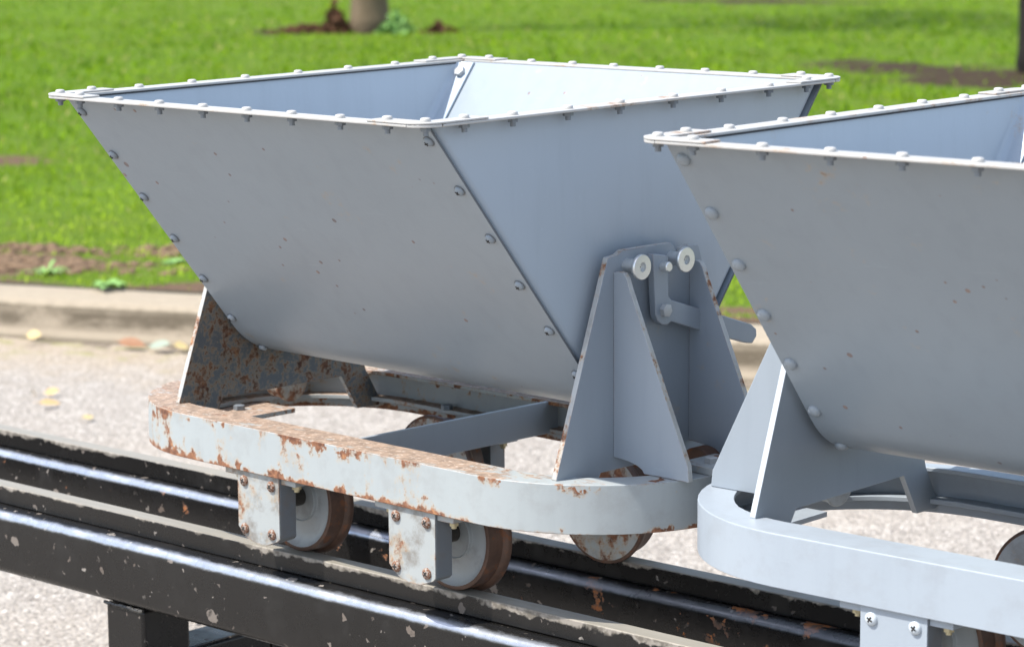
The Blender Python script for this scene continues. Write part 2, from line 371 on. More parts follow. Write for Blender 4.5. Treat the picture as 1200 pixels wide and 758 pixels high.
def make_hopper(root, k, tilt):
    # the side sheet is the hopper's own mesh, everything bolted to it hangs below it as sub-parts
    h = link('hopper', side_sheet(), [M_HOP[k], M_SEAM_SHADE], root); h.location = (0, 0, K); h.rotation_euler = (tilt, 0, 0)
    for sg in (-1, 1): link('end_panel', end_panel(sg), M_IN[k], h)
    link('rim_flange', rim_mesh(), M_RIM[k], h, .0012)
    for sx in (-1, 1):
        for sy in (-1, 1): link('corner_plate', corner_mesh(sx, sy), M_RIM[k], h, .001)
    for sx in (-1, 1):     # shaded rim gap under the end rim: its shade drawn as a solid strip
        x0, x1 = sorted((sx*.3362, sx*.3395)); g = MB().box(x0, x1, -.352, .352, .0168, .0186).mesh('rim gap shade'); link('rim_gap_shade', g, M_RIM_SHADE, h)
    def rb(x, y, z=.0225):
        place('rim_bolt', ME_TOP, h, (x, y, z), spin=random.random()*6); place('rim_nut', ME_LOW, h, (x, y, .0187), spin=random.random()*6)
    for sy in (-1, 1):
        for i in range(8): rb(-.294+.084*i + random.uniform(-.003, .003), sy*.374, .0225 if 0 < i < 7 else .0251)
    for sx in (-1, 1):
        for i in range(6): rb(sx*.353, -.235+.094*i + random.uniform(-.003, .003))
        for sy in (-1, 1): rb(sx*.353, sy*.312, .0251); rb(sx*.347, sy*.367, .0251)
    for sx in (-1, 1):
        for sy in (-1, 1):
            for i in range(7):
                y = -(.3458-.0479*i); z = -.0612*i; nrm = (0, sy*math.sin(TH), -math.cos(TH))
                if i == 6:
                    a = R(26); zc = -.4415+.120/math.cos(TH); y = -.120*math.sin(a); z = zc-.120*math.cos(a); nrm = (0, sy*math.sin(a), -math.cos(a))
                # sit on the outer face
                yy = -sy*y; p = (sx*(.330+random.uniform(-.001, .001)), yy, z)
                if i < 6:   # distance of the outer face along its normal
                    d = (-.120*math.sin(TH)*-1)*math.sin(TH) - (-.4415+.120/math.cos(TH)-.120*math.cos(TH))*math.cos(TH)
                    cur = abs(yy)*math.sin(TH) - z*math.cos(TH); p = (p[0], yy + (d-cur)*nrm[1], z + (d-cur)*nrm[2])
                s = random.random()*6
                place('seam_bolt', ME_SEAM if k == 0 else ME_SEAM2, h, p, nrm, s)
                if k == 1: continue
                place('cross_slot', ME_SEAMSLOT, h, p, nrm, s)
                place('shade_ring', ME_SHADE_RING, h, (p[0], p[1]+nrm[1]*.0002, p[2]+nrm[2]*.0002), nrm)
                if sx*sy != 0 and i in (0, 2) and sy > 0 and sx < 0:   # nuts showing inside the far corner
                    pi = (sx*.322, p[1]-nrm[1]*.0072, p[2]-nrm[2]*.0072); place('seam_nut', ME_HEXP, h, pi, (-nrm[0], -nrm[1], -nrm[2]))
    return h

# ------------------------------------------------------------------ underframe
XL, XR, RAD = -.3025, .2655, .2165
def loop(off_s, off_e, n=28):
    """closed outline of the bent channel, moved inwards by off_s on the sides and off_e at the ends"""
    pts = []
    def off(a): return off_s + (off_e-off_s)*min(1, abs(math.cos(a))*1.6)
    for k in range(n+1):
        a = R(90) + R(180)*k/n; r = RAD-off(a)*(1-.50*max(0, math.sin(a))**.5); pts.append((XL + r*math.cos(a), r*math.sin(a)))
    for k in range(n+1):
        a = R(-90) + R(180)*k/n; r = RAD-off(a)*(1-.50*max(0, math.sin(a))**.5); pts.append((XR + r*math.cos(a), r*math.sin(a)))
    # straight sides carry a few extra points
    return pts
def channel():
    m = MB()
    sec = [(0, 0, -.424), (.0545, .0425, -.424), (.0545, .0425, -.4295), (.006, .006, -.4295), (.006, .006, -.4635), (.050, .040, -.4635), (.050, .040, -.470), (.006, .006, -.470), (.006, .006, -.485), (0, 0, -.485)]
    rings = [loop(a, b) for a, b, z in sec]; n = len(rings[0]); vs = []; fs = []
    for (a, b, z), rg in zip(sec, rings): vs += [(p[0], p[1], z+K) for p in rg]
    for s in range(len(sec)):
        t = (s+1) % len(sec)
        for k in range(n): fs.append((s*n+k, s*n+(k+1) % n, t*n+(k+1) % n, t*n+k))
    m.add(vs, fs); return m.mesh('underframe', angle=32)

def bx(name, mat, parent, x0, x1, y0, y1, z0, z1, bevel=.0008):
    me = MB().box(x0, x1, y0, y1, z0, z1).mesh(name, K); return link(name, me, mat, parent, bevel)

def make_underframe(root, k):
    f = link('underframe', channel(), M_FRAME[k], root, .0012)
    bx('cross_bar', M_BAR[k], f, -.0045, .0015, -.209, .209, -.470, -.4245)
    for sg in (-1, 1):      # coupling plate with its bolt on the frame end
        c = sg*.472 - (.018 if sg < 0 else 0)
        if sg > 0:
            bx('coupling_plate', M_FRAME[k], f, c-.045, c+.012, -.026, .045, -.4236, -.4145)
            place('coupling_bolt', ME_HEXP, f, (c-.013, 0, -.4145+K))
            m = MB().lathe([(-.012, .030), (.012, .030)], 'y', (.402, .050, -.440), 28).mesh('coupling roller', K); link('coupling_roller', m, M_TREAD, f, .002)
        else:
            bx('coupling_plate', M_FRAME[k], f, c+.0, c+(.085 if k == 0 else .055), -.055 if k == 0 else -.03, .075, -.478, -.4712)
            place('coupling_bolt', ME_HEX, f, (c+.035, .01, -.4708+K)); 
            m = MB().lathe([(-.020, .026), (.008, .026), (.009, .030), (.014, .030)], 'x', (-.440, .088, -.436), 28).mesh('coupling roller', K); link('coupling_roller', m, M_WFACER if k == 0 else M_WFACE, f, .0015)
    return f

# ------------------------------------------------------------------ end stands
def stand_plate(sg):
    """sg = +1 right end, -1 left end; outline in (y, z)"""
    left = [(-.158, -.462), (-.175, -.4225), (-.0840, -.163), (-.0670, -.161), (-.0580, -.156), (.0300, -.155), (.0370, -.160), (.0440, -.172), (.0480, -.172), (.0520, -.164), (.0640, -.161), (.0840, -.163)]
    right = [(.175, -.4225), (.203, -.470), (.199, -.478), (.157, -.477), (.126, -.425), (-.096, -.4262), (-.105, -.4400), (-.110, -.462)]
    x0, x1 = (.357, .365) if sg > 0 else (-.3672, -.3592)
    return MB().prism(left+right, 'x', x0, x1).mesh('end stand', K)
def gusset(sg, y):
    a = .3652 if sg > 0 else .3674
    pts = [(a, -.1815), (a+.010, -.1800), (a+.0165, -.1815), (a+.021, -.187), (a+.026, -.200), (.485, -.4040), (.487, -.4235), (a+.052, -.4235)]
    pts[-1] = (a+.050, -.4235)
    pts += [(a+.050*math.cos(R(t)), -.4235+.0135*math.sin(R(t))) for t in (20, 40, 60, 78)] + [(a, -.4095)]
    dx = .004 if sg > 0 else -.012
    pts = [(sg*p[0]+(dx if sg < 0 else 0)*(1 if p[0] > .42 else .0), p[1]) for p in pts]
    return MB().prism(pts, 'y', y-.004, y+.004).mesh('gusset', K)
def edge_slots(me, ax):
    for p in me.polygons:
        if abs(p.normal[ax]) < .5: p.material_index = 1
    return me
M_CUT = [painted('cut plate edge weathered', (.33, .34, .335), 17.0, rust=.22, edge=.2, rough=.55, scale=2.2, grime=.3), painted('cut plate edge', (.36, .39, .42), 18.0, rust=-.2, edge=.1, rough=.45)]
def make_stand(root, sg, k):
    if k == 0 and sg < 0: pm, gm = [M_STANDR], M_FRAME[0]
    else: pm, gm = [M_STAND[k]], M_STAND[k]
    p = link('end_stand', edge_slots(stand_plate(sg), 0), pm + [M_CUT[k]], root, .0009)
    for y in ((-.07, .07) if not (k == 0 and sg < 0) else ()): link('gusset', edge_slots(gusset(sg, y), 1), [M_STAND[k], M_CUT[k]], p, .0009)
    # roller bolts with wide flat heads, stub and latch lever
    X = .365 if sg > 0 else .3674
    for y, z in ((-.050, -.1755), (.031, -.1745)):
        m = MB()
        m.lathe([(X, .0088), (X+.0205, .0088)], 'x', (0, y, z), 28, caps=False)
        m.lathe([(X+.0205, .0095), (X+.0212, .0150), (X+.0225, .0158), (X+.0250, .0158), (X+.0264, .0150), (X+.0266, .0100), (X+.0266, .0058), (X+.0225, .0052), (X+.0225, .0008)], 'x', (0, y, z), 32, caps=False)
        me = m.mesh('roller bolt', K, angle=40)
        if sg < 0:
            for v in me.vertices: v.co.x = -v.co.x
            me.flip_normals()
        link('roller_bolt', me, M_ZINC, p)
    out = [(-.0225, -.163), (-.004, -.1655), (.0055, -.168), (.0065, -.218), (.012, -.223), (.112, -.2545), (.166, -.2715), (.1765, -.279), (.1775, -.288), (.169, -.2965), (.158, -.295), (.060, -.2655), (.012, -.2500), (.004, -.2535), (-.006, -.2520), (-.0140, -.246), (-.0175, -.238)]
    x0, x1 = (X+.0085, X+.0185) if sg > 0 else (-X-.0185, -X-.0085)
    lv = link('latch_lever', MB().prism(out, 'x', x0, x1).mesh('latch lever', K), M_STAND[k], p, .0012)
    place('pivot_bolt', ME_HEX if False else ME_HEXP, p, (sg*(X+.0185), -.002, -.234+K), (sg, 0, 0), .3)
    m = MB().lathe([(0, .0062), (.010, .0062), (.0112, .0052)], 'z', (0,0,0), 20).mesh('stub pin'); m.materials.append(M_ZINC)
    place('stub_pin', m, p, (sg*(X+.0184), -.0045, -.1795+K), (sg, 0, 0))
    # spacer behind the lever
    return p

# ------------------------------------------------------------------ wheels and axle boxes
WR = .0702; WZ = -.602+WR
def wheel_mesh(sy, rusty):
    """outer face at y = -.145 for the near side; sy = +1 mirrors it"""
    m = MB()
    face = [(-.1385, .0008), (-.1385, .012), (-.1390, .0285), (-.1405, .0300), (-.1345, .0305), (-.1335, .034), (-.1345, .050), (-.1400, .0625), (-.1448, .0650)]
    tread = [(-.1450, .0665), (-.1440, WR), (-.1245, WR+.0006), (-.1215, .0716), (-.1190, .0765), (-.1150, .0785), (-.1110, .0780), (-.1095, .0760)]
    back = [(-.1095, .0740), (-.1100, .030), (-.0940, .028), (-.0940, .0008)]
    prof = face + tread + back; n = 56
    m.lathe(prof, 'y', (0, 0, 0), n, caps=False)
    me = m.mesh('wheel', 0, angle=40)
    for mt in (M_WFACER if rusty else M_WFACE, M_TREAD): me.materials.append(mt)
    a, b = len(face)-1, len(face)+len(tread)-2
    for i, p in enumerate(me.polygons):
        r = max(math.hypot(me.vertices[v].co.x, me.vertices[v].co.z) for v in p.vertices); yy = [me.vertices[v].co.y for v in p.vertices]
        if r > .0652 and not (max(yy) <= -.1440 and r < .066) and not (min(yy) > -.1102 and r < .0742): p.material_index = 1
    if sy > 0:
        for v in me.vertices: v.co.y = -v.co.y
        me.flip_normals()
    return me
def box_poly(): return [(-.0425, -.4855), (.0425, -.4855), (.0425, -.5685), (.0380, -.5725), (.0150, -.5815), (-.0080, -.5815), (-.0260, -.5765), (-.0425, -.5630)]
M_BODY = painted('axle box body', (.115, .128, .142), 19.0, grime=.5, rust=.02, edge=.2, rough=.5)
def make_wheels(root, k):
    for xa in (-.1489, .1489):
        for sy in (-1, 1):
            w = link('wheel', wheel_mesh(sy, k == 0 and sy > 0), None, root); w.location = (xa + (.026 if xa > 0 and sy > 0 else 0), 0, WZ+K); w.rotation_euler = (0, random.random()*6, 0)
        ax = MB().lathe([(-.184, .0125), (.184, .0125)], 'y', (xa, 0, WZ+.004), 20).mesh('axle', K); link('axle', ax, simple('axle steel', (.05, .045, .04), .5, .3) if xa < 0 and k == 0 else bpy.data.materials['axle steel'], root)
        for sy in (-1, 1):
            y0, y1 = sorted((sy*.1820, sy*.2090))
            b = MB(); b.prism([(xa+p[0], p[1]) for p in box_poly()], 'y', y0, y1)
            box = link('axle_box', b.mesh('axle box', K), M_BODY, root, .0008)
            y0, y1 = sorted((sy*.2092, sy*.2114))
            cv = link('cover_plate', MB().prism([(xa+p[0]*.995, p[1]) for p in box_poly()], 'y', y0, y1).mesh('cover plate', K), M_BOX[k], box, .0006)
            y0, y1 = sorted((sy*.170, sy*.2078))
            for s2 in (-1, 1):
                x0, x1 = sorted((xa+s2*.0427, xa+s2*.072)); z1 = -.4852
                bx('mounting_flange', M_BOX[k] if sy < 0 else M_BAR[k], box, x0, x1, y0, y1, -.4945, z1)
                place('flange_nut', ME_OILY, box, (xa+s2*.0575, sy*.193, -.4946+K), spin=random.random())
                place('flange_bolt', ME_HEX, box, (xa+s2*.0575, sy*.193, -.4634+K), spin=random.random())
            for ox in (-1, 1):
                for oz in (-1, 1):
                    sp = random.random()*3; pos = (xa+ox*.0278, sy*.2114, -.5315+oz*.0326+K)
                    o = place('screw', ME_SCREWS[k], box, pos, (0, sy, 0), sp)
                    if sy < 0: place('cross_slot', ME_SLOT, box, pos, (0, sy, 0), sp)
ME_SCREWS = [ME_SCREW, ME_SCREW.copy()]
for me, mt in zip(ME_SCREWS, M_SCREW): me.materials.append(mt)

def make_wagon(k, loc, yaw, tilt, label):
    w = tag(empty('tipper_wagon', loc, yaw), label, 'wagon', 'grey tipper wagons on the raised track')
    make_hopper(w, k, tilt); make_underframe(w, k)
    for sg in (-1, 1): make_stand(w, sg, k)
    make_wheels(w, k); return w
make_wagon(0, (0, .0101, RAIL), -.0403, .0179, 'grey tipper wagon with a rusty underframe and a rust-speckled left end stand')
make_wagon(1, (1.0125, 0, RAIL), .0117, .0112, 'grey tipper wagon with a clean, rust-free underframe, cut off by the photo edge')

# ------------------------------------------------------------------ raised track
def rounded_box_beam(y0, y1, z0, z1, r, x0, x1, wob=0.0):
    pts = arc(y1-r, z1-r, r, 90, 0, 6)[::1] + arc(y1-r, z0+r, r, 0, -90, 6) + arc(y0+r, z0+r, r, -90, -180, 6) + arc(y0+r, z1-r, r, 180, 90, 6)
    m = MB(); n = len(pts); nx = 60; vs = []; fs = []
    for i in range(nx+1):
        x = x0+(x1-x0)*i/nx; d = wob*mnoise.noise((x*1.4, y0*9, 0)); vs += [(x, p[0]+d, p[1]+d*.4) for p in pts]
    for i in range(nx):
        for k in range(n): fs.append((i*n+k, i*n+(k+1) % n, (i+1)*n+(k+1) % n, (i+1)*n+k))
    fs += [tuple(range(n)), tuple(nx*n+k for k in range(n))]
    m.add(vs, fs); return m.mesh('beam', G0, angle=45)
TX0, TX1 = -3.2, 3.0
tr = tag(empty('raised_track', (0, 0, 0)), 'black steel track on posts with two worn rails under the wagons', 'track')
for s in (-1, 1):
    y0, y1 = sorted((s*.097, s*.177))
    link('beam', rounded_box_beam(y0, y1, -.728, -.6305, .016, TX0, TX1, .0015), M_BEAMN if s < 0 else M_BEAMF, tr)
    y0, y1 = sorted((s*.1172, s*.1455))
    m = MB()
    nx = 40
    for i in range(1): m.box(TX0, TX1, y0, y1, -.630, -.6022)
    link('rail', m.mesh('rail', G0), M_RAIL, tr, .0022, 3)
for px in (-2.62, -.478, 1.66):
    for s in (-1, 1):
        y0, y1 = sorted((s*.080, s*.168))
        p = link('post', MB().box(px-.0415, px+.0415, y0, y1, -1.190, -.7295).mesh('post', G0), M_POST, tr, .006, 3)
        link('foot_plate', MB().box(px-.08, px+.08, y0-.035, y1+.035, -1.199, -1.1905).mesh('foot plate', G0), M_POST, p, .001)
        # weld bead along the top of the post
        wb = MB()
        for i in range(26):
            x = px-.040+.080*i/25; wb.lathe([(x-.0028, .0022+.0012*random.random()), (x+.0028, .0022+.0012*random.random())], 'x', (0, s*.1690, -.7298+random.uniform(-.0008, .0008)), 8)
        link('weld_bead', wb.mesh('weld bead', G0), M_POST, p)
    link('cross_member', MB().box(px-.0395, px+.0395, -.0795, .0795, -.875, -.803).mesh('cross member', G0), M_POST, tr, .007, 3)

# ------------------------------------------------------------------ ground
KB = Vector((-4.892, 2.8994)); KU = Vector((.9292, .3697)).normalized(); KN = Vector((-KU.y, KU.x))
def kw(a, b): p = KB + KU*a + KN*b; return (p.x, p.y)
CAM = Vector((2.4115, -2.5052, .2646+G0)); FW = Vector((-.6659, .7291, -.1581)); RT = Vector((.739, .6737, -.0057)); UPV = Vector((-.1024, .1206, .9874))
FOC = 2.5842
LAWN = .122

def lattice(seed):
    rng = np.random.default_rng(seed); return rng.random((256, 256))
def vnoise(x, y, sc, seed, octv=4):
    out = np.zeros_like(x); amp = 1.0; tot = 0; g = lattice(seed)
    for o in range(octv):
        fx, fy = x*sc*2**o + 37.3*o, y*sc*2**o + 11.7*o; ix, iy = np.floor(fx).astype(int), np.floor(fy).astype(int); u, v = fx-ix, fy-iy
        u, v = u*u*(3-2*u), v*v*(3-2*v); a = g[ix % 256, iy % 256]; b = g[(ix+1) % 256, iy % 256]; c = g[ix % 256, (iy+1) % 256]; d = g[(ix+1) % 256, (iy+1) % 256]
        out += amp*((a*(1-u)+b*u)*(1-v)+(c*(1-u)+d*u)*v); tot += amp; amp *= .5
    return out/tot
SOIL = [(-5.55, 3.46, .60, .26, .95), (-5.85, 3.80, .55, .18, .65), (-5.33, 4.10, .30, .20, .8), (-4.95, 3.75, .30, .12, .4), (-8.9, 5.96, .30, .35, .7), (-6.27, 4.15, .30, .14, .55), (-5.0, 3.55, .5, .10, .6),
        (-9.6, 15.3, 1.1, .8, .95), (-8.2, 14.9, 1.4, 1.0, 1.0), (-10.6, 15.5, .8, .5, .75), (-17.4, 16.4, 1.0, .5, .85), (-18.7, 16.8, .8, .4, .6), (-16.3, 17.2, .6, .4, .6), (-18.5, 25.6, 1.6, 1.0, .9), (-20.1, 25.2, 1.2, .7, .7), (-2.75, 4.35, .35, .16, .6)]
def soil_mask(x, y):
    n = vnoise(x, y, 2.2, 5, 5); m = np.zeros_like(x)
    for cx, cy, ra, rb, s in SOIL:
        dx, dy = x-cx, y-cy; a = dx*KU.x+dy*KU.y; b = dx*KN.x+dy*KN.y
        m = np.maximum(m, s*1.25 - np.sqrt((a/ra)**2+(b/rb)**2)*.75 + (n-.5)*1.5)
    a = (x-KB.x)*KU.x+(y-KB.y)*KU.y; b = (x-KB.x)*KN.x+(y-KB.y)*KN.y
    m = np.maximum(m, .34-(b-.33)*2.2 + (n-.5)*2.4)           # bare strip behind the kerb
    m = np.maximum(m, (vnoise(x, y, .9, 9, 4)-.70)*6)
    return np.clip(m, 0, 1)
def lawn_z(x, y): return LAWN + .05*(vnoise(x, y, .25, 3, 3)-.5) + .02*(vnoise(x, y, 2.5, 4, 3)-.5)

def grid_mesh(name, A, B, zf, attr=None):
    aa, bb = np.meshgrid(A, B, indexing='ij'); x = KB.x+KU.x*aa+KN.x*bb; y = KB.y+KU.y*aa+KN.y*bb; z = zf(x, y)
    na, nb = len(A), len(B); vs = np.stack([x, y, z], -1).reshape(-1, 3); idx = np.arange(na*nb).reshape(na, nb)
    fs = np.stack([idx[:-1, :-1], idx[1:, :-1], idx[1:, 1:], idx[:-1, 1:]], -1).reshape(-1, 4)
    me = bpy.data.meshes.new(name); me.from_pydata(vs.tolist(), [], fs.tolist()); me.polygons.foreach_set('use_smooth', [True]*len(me.polygons))
    if attr:
        at = me.attributes.new('soil', 'FLOAT', 'POINT'); at.data.foreach_set('value', attr(x, y).reshape(-1).astype(np.float32))
    return me
def geo(a, b, n, p=2.0): return a + (b-a)*np.linspace(0, 1, n)**p

# road
def road_mat():
    q = NT('pale gravelly asphalt'); v = q.coord(); 
    big = q.noise(v, .9, 5, .6); mid = q.noise(v, 7, 6, .65); st = q.n('ShaderNodeTexVoronoi'); st.inputs['Scale'].default_value = 105; q.l(v, st.inputs['Vector'])
    st2 = q.voro(v, 150); cell = q.sep(st.outputs['Color'])
    c = q.mix(cell[0], (.215, .194, .170), (.40, .365, .320)); c = q.mix(q.step(cell[1], .86, .95), c, (.52, .485, .44)); c = q.mix(q.step(cell[2], .88, .93), c, (.16, .14, .12))
    c = q.mix(q.step(st.outputs['Distance'], .35, .7, 0, .55), c, (.215, .19, .165))
    c = q.mix(q.step(mid, .52, .68, 0, .45), c, (.23, .205, .175)); c = q.mix(q.step(mid, .30, .44, .35, 0), c, (.46, .43, .385))
    c = q.mix(q.step(big, .45, .7, 0, .35), c, (.33, .285, .235))
    # sandy, mossy gutter next to the kerb
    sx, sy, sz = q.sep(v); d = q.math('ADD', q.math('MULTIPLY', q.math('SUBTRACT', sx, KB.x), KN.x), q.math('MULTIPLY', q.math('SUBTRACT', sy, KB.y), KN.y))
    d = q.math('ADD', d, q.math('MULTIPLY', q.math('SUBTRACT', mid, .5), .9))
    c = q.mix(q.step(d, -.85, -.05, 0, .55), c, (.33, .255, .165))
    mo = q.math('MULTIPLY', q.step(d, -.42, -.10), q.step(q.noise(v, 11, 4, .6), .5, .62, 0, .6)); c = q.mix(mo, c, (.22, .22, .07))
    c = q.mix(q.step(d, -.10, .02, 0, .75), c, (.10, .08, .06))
    h = q.math('ADD', q.math('MULTIPLY', st.outputs['Distance'], -.8), q.math('MULTIPLY', st2, -.4)); h = q.math('ADD', h, q.math('MULTIPLY', mid, .8))
    return q.fin(c, .9, 0, q.bump(h, .8, .008), .25)
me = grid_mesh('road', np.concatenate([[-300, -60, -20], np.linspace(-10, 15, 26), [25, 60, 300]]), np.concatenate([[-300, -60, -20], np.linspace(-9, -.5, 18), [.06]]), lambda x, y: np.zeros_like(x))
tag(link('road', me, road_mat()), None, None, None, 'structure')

# kerb, one long run of cast stones
def kerb_mat():
    q = NT('weathered kerb concrete'); v = q.coord(); n = q.noise(v, 3, 6, .65); n2 = q.noise(v, 26, 6, .7); n3 = q.noise(v, 110, 3, .6)
    c = q.mix(n, (.205, .168, .122), (.275, .235, .180)); up = q.step(q.upness(), .45, .85)
    stain = q.math('MULTIPLY', q.step(q.noise(q.coord(stretch=(3, 3, 9)), 1.0, 7, .7), .30, .55), .9)
    sz = q.sep(v)[2]; band = q.math('MULTIPLY', q.step(sz, .022, .055), q.step(sz, .100, .122, 1.0, 0.0))
    c = q.mix(q.math('MULTIPLY', stain, band), c, (.060, .048, .032))        # lichen band half way up the face
    c = q.mix(q.step(n2, .58, .72, 0, .5), c, (.12, .10, .073)); c = q.mix(q.step(n3, .64, .72, 0, .5), c, (.36, .32, .26))
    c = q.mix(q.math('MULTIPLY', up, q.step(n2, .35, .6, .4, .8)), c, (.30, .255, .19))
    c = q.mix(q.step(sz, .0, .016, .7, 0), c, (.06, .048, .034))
    h = q.math('ADD', n2, q.math('MULTIPLY', n3, .6)); return q.fin(c, .92, 0, q.bump(h, .7, .006), .2)
prof = [(-.01, -.05), (0, .0), (.030, .030), (.062, .088), (.075, .106), (.095, .118), (.125, .124), (.34, .127), (.352, .05)]
A = np.arange(-40, 60.01, .12); vs = []; fs = []
for i, a in enumerate(A):
    j = (a/.915) % 1.0; gap = -.006 if j < .02 or j > .98 else 0
    for t, (b, z) in enumerate(prof):
        w = .006*mnoise.noise((a*3.1, b*9, z*9)) + .008*mnoise.noise((a*.6, 3, 0)); x, y = kw(a, b+w); vs.append((x, y, z+w*.6+gap))
n = len(prof)
for i in range(len(A)-1):
    for t in range(n-1): fs.append((i*n+t, (i+1)*n+t, (i+1)*n+t+1, i*n+t+1))
me = MB().add(vs, fs).mesh('kerb', angle=60)
kb = link('kerb', me, kerb_mat()); tag(kb, None, None, None, 'structure')

# lawn
def lawn_mat():
    q = NT('lawn ground'); v = q.coord(); n = q.noise(v, .6, 4, .6); n2 = q.noise(v, 9, 6, .65); n3 = q.noise(v, 45, 4, .65)
    at = q.n('ShaderNodeAttribute', attribute_name='soil'); s = q.math('ADD', at.outputs['Fac'], q.math('MULTIPLY', q.math('SUBTRACT', n3, .5), .9))
    g = q.mix(n2, (.055, .10, .006), (.15, .225, .012)); g = q.mix(q.step(n, .35, .65, 0, .6), g, (.11, .20, .012))
    vx3 = q.sep(v); far = q.step(q.math('ADD', q.math('MULTIPLY', q.math('SUBTRACT', vx3[0], KB.x), KN.x), q.math('MULTIPLY', q.math('SUBTRACT', vx3[1], KB.y), KN.y)), 4, 9)
    d = q.mix(n3, (.075, .043, .026), (.23, .15, .095)); d = q.mix(q.step(n2, .55, .7), d, (.09, .055, .035))
    d = q.mix(far, d, q.mix(n3, (.022, .013, .007), (.085, .055, .030)))
    c = q.mix(q.step(s, .40, .62), g, d)
    h = q.math('ADD', n2, q.math('MULTIPLY', n3, .8)); return q.fin(c, .95, 0, q.bump(h, 1.0, .05), .15)
A = np.concatenate([[-300, -150, -80], np.linspace(-45, 40, 300), [80, 150, 300]]); Bv = np.concatenate([np.linspace(.345, 4.0, 70), geo(4.05, 45, 90, 1.5), [80, 150, 400]])
me = grid_mesh('lawn', A, Bv, lawn_z, soil_mask)
tag(link('lawn', me, lawn_mat()), None, None, None, 'structure')

def grass_mat():
    q = NT('grass blades'); g = q.n('ShaderNodeNewGeometry'); v = q.coord(); n = q.noise(v, .55, 4, .6); n2 = q.noise(v, 5, 4, .6)
    rnd = g.outputs['Random Per Island']
    c = q.mix(rnd, (.085, .185, .003), (.21, .355, .006)); c = q.mix(q.step(n, .38, .62, 0, .55), c, (.085, .20, .003)); c = q.mix(q.step(n2, .5, .7, 0, .5), c, (.28, .37, .018))
    pn = q.noise(q.coord(stretch=(4.5, 4.5, 4.5)), 1.0, 6, .68); c = q.mix(q.step(pn, .50, .66, 0, .5), c, (.29, .385, .012)); c = q.mix(q.step(pn, .36, .48, .85, 0), c, (.045, .115, .007)); c = q.mix(q.step(q.noise(q.coord(stretch=(1.6, 1.6, 1.6), off=(3, 9, 0)), 1.0, 6, .72), .62, .72, 0, .55), c, (.13, .12, .035))
    sx, sy, sz = q.sep(v); dd = q.math('ADD', q.math('MULTIPLY', q.math('SUBTRACT', sx, KB.x), KN.x), q.math('MULTIPLY', q.math('SUBTRACT', sy, KB.y), KN.y))
    c = q.mix(q.math('MULTIPLY', q.step(dd, .5, 6.5, .62, .0), q.step(n2, .30, .62)), c, (.44, .56, .060))
    c = q.mix(q.step(rnd, .955, .975, 0, .8), c, (.42, .34, .16))
    q.fin(c, .8, 0, None, .08)
    tr_ = q.n('ShaderNodeBsdfTranslucent'); q.l(c, tr_.inputs[0]); mx = q.n('ShaderNodeMixShader'); mx.inputs[0].default_value = .32
    q.l(q.b.outputs[0], mx.inputs[1]); q.l(tr_.outputs[0], mx.inputs[2]); q.l(mx.outputs[0], q.out.inputs[0]); return q.m

def project(P):
    d = P - np.array(CAM); z = d @ np.array(FW); u = d @ np.array(RT); w = d @ np.array(UPV)
    return 600 + FOC*1200*u/z, 379 - FOC*1200*w/z, z
def grass():
    N = 1500000; b = .36 + 42*RNG.random(N)**1.35; a = RNG.uniform(-34, 24, N)
    x = KB.x+KU.x*a+KN.x*b; y = KB.y+KU.y*a+KN.y*b; z = lawn_z(x, y)
    px, py, dep = project(np.stack([x, y, z], -1))
    ok = (dep > 3) & (px > -260) & (px < 1460) & (py > -70) & (py < 520)
    # thin far grass out, keep it dense close to the kerb
    keep = RNG.random(N) < np.clip(70/dep**1.7, .05, 1.5)
    s = soil_mask(x, y); tuft = vnoise(x, y, 3.0, 21, 4)
    ok &= keep & (RNG.random(N) > np.clip((s-.25)*1.9, 0, .97)) & (RNG.random(N) < .25+1.3*tuft)
    x, y, z, dep, tuft = x[ok], y[ok], z[ok], dep[ok], tuft[ok]; n = len(x)
    h = (.010+.034*RNG.random(n)**1.7)*(.45+1.1*tuft)*np.clip(dep/11, .9, 1.6); w = .0028*np.clip(dep/8, 1, 3.2)*(.7+.6*RNG.random(n))
    th = RNG.uniform(0, 2*np.pi, n); le = RNG.uniform(.3, 1.15, n); lt = RNG.uniform(0, 2*np.pi, n)
    dx, dy = np.cos(th)*w, np.sin(th)*w; lx, ly = np.cos(lt)*h*le, np.sin(lt)*h*le
    z = z-.004
    v = np.empty((n, 5, 3), np.float32)
    v[:, 0] = np.stack([x-dx, y-dy, z], -1); v[:, 1] = np.stack([x+dx, y+dy, z], -1)
    v[:, 2] = np.stack([x+dx*.75+lx*.35, y+dy*.75+ly*.35, z+h*.6], -1); v[:, 3] = np.stack([x-dx*.75+lx*.35, y-dy*.75+ly*.35, z+h*.6], -1)
    v[:, 4] = np.stack([x+lx, y+ly, z+h*np.sqrt(1-.6*le**2)], -1)
    base = np.arange(n)[:, None]*5
    loops = (base + np.array([[0, 1, 2, 3, 3, 2, 4]])).reshape(-1).astype(np.int32)
    me = bpy.data.meshes.new('grass'); me.vertices.add(n*5); me.vertices.foreach_set('co', v.reshape(-1))
    me.loops.add(len(loops)); me.loops.foreach_set('vertex_index', loops)
    st = (np.arange(n)[:, None]*7 + np.array([[0, 4]])).reshape(-1).astype(np.int32); me.polygons.add(2*n); me.polygons.foreach_set('loop_start', st)
    me.update(calc_edges=True); print('grass blades', n)
    o = link('grass', me, grass_mat()); tag(o, 'short bright green grass of the lawn behind the kerb', 'grass', None, 'stuff')
grass()

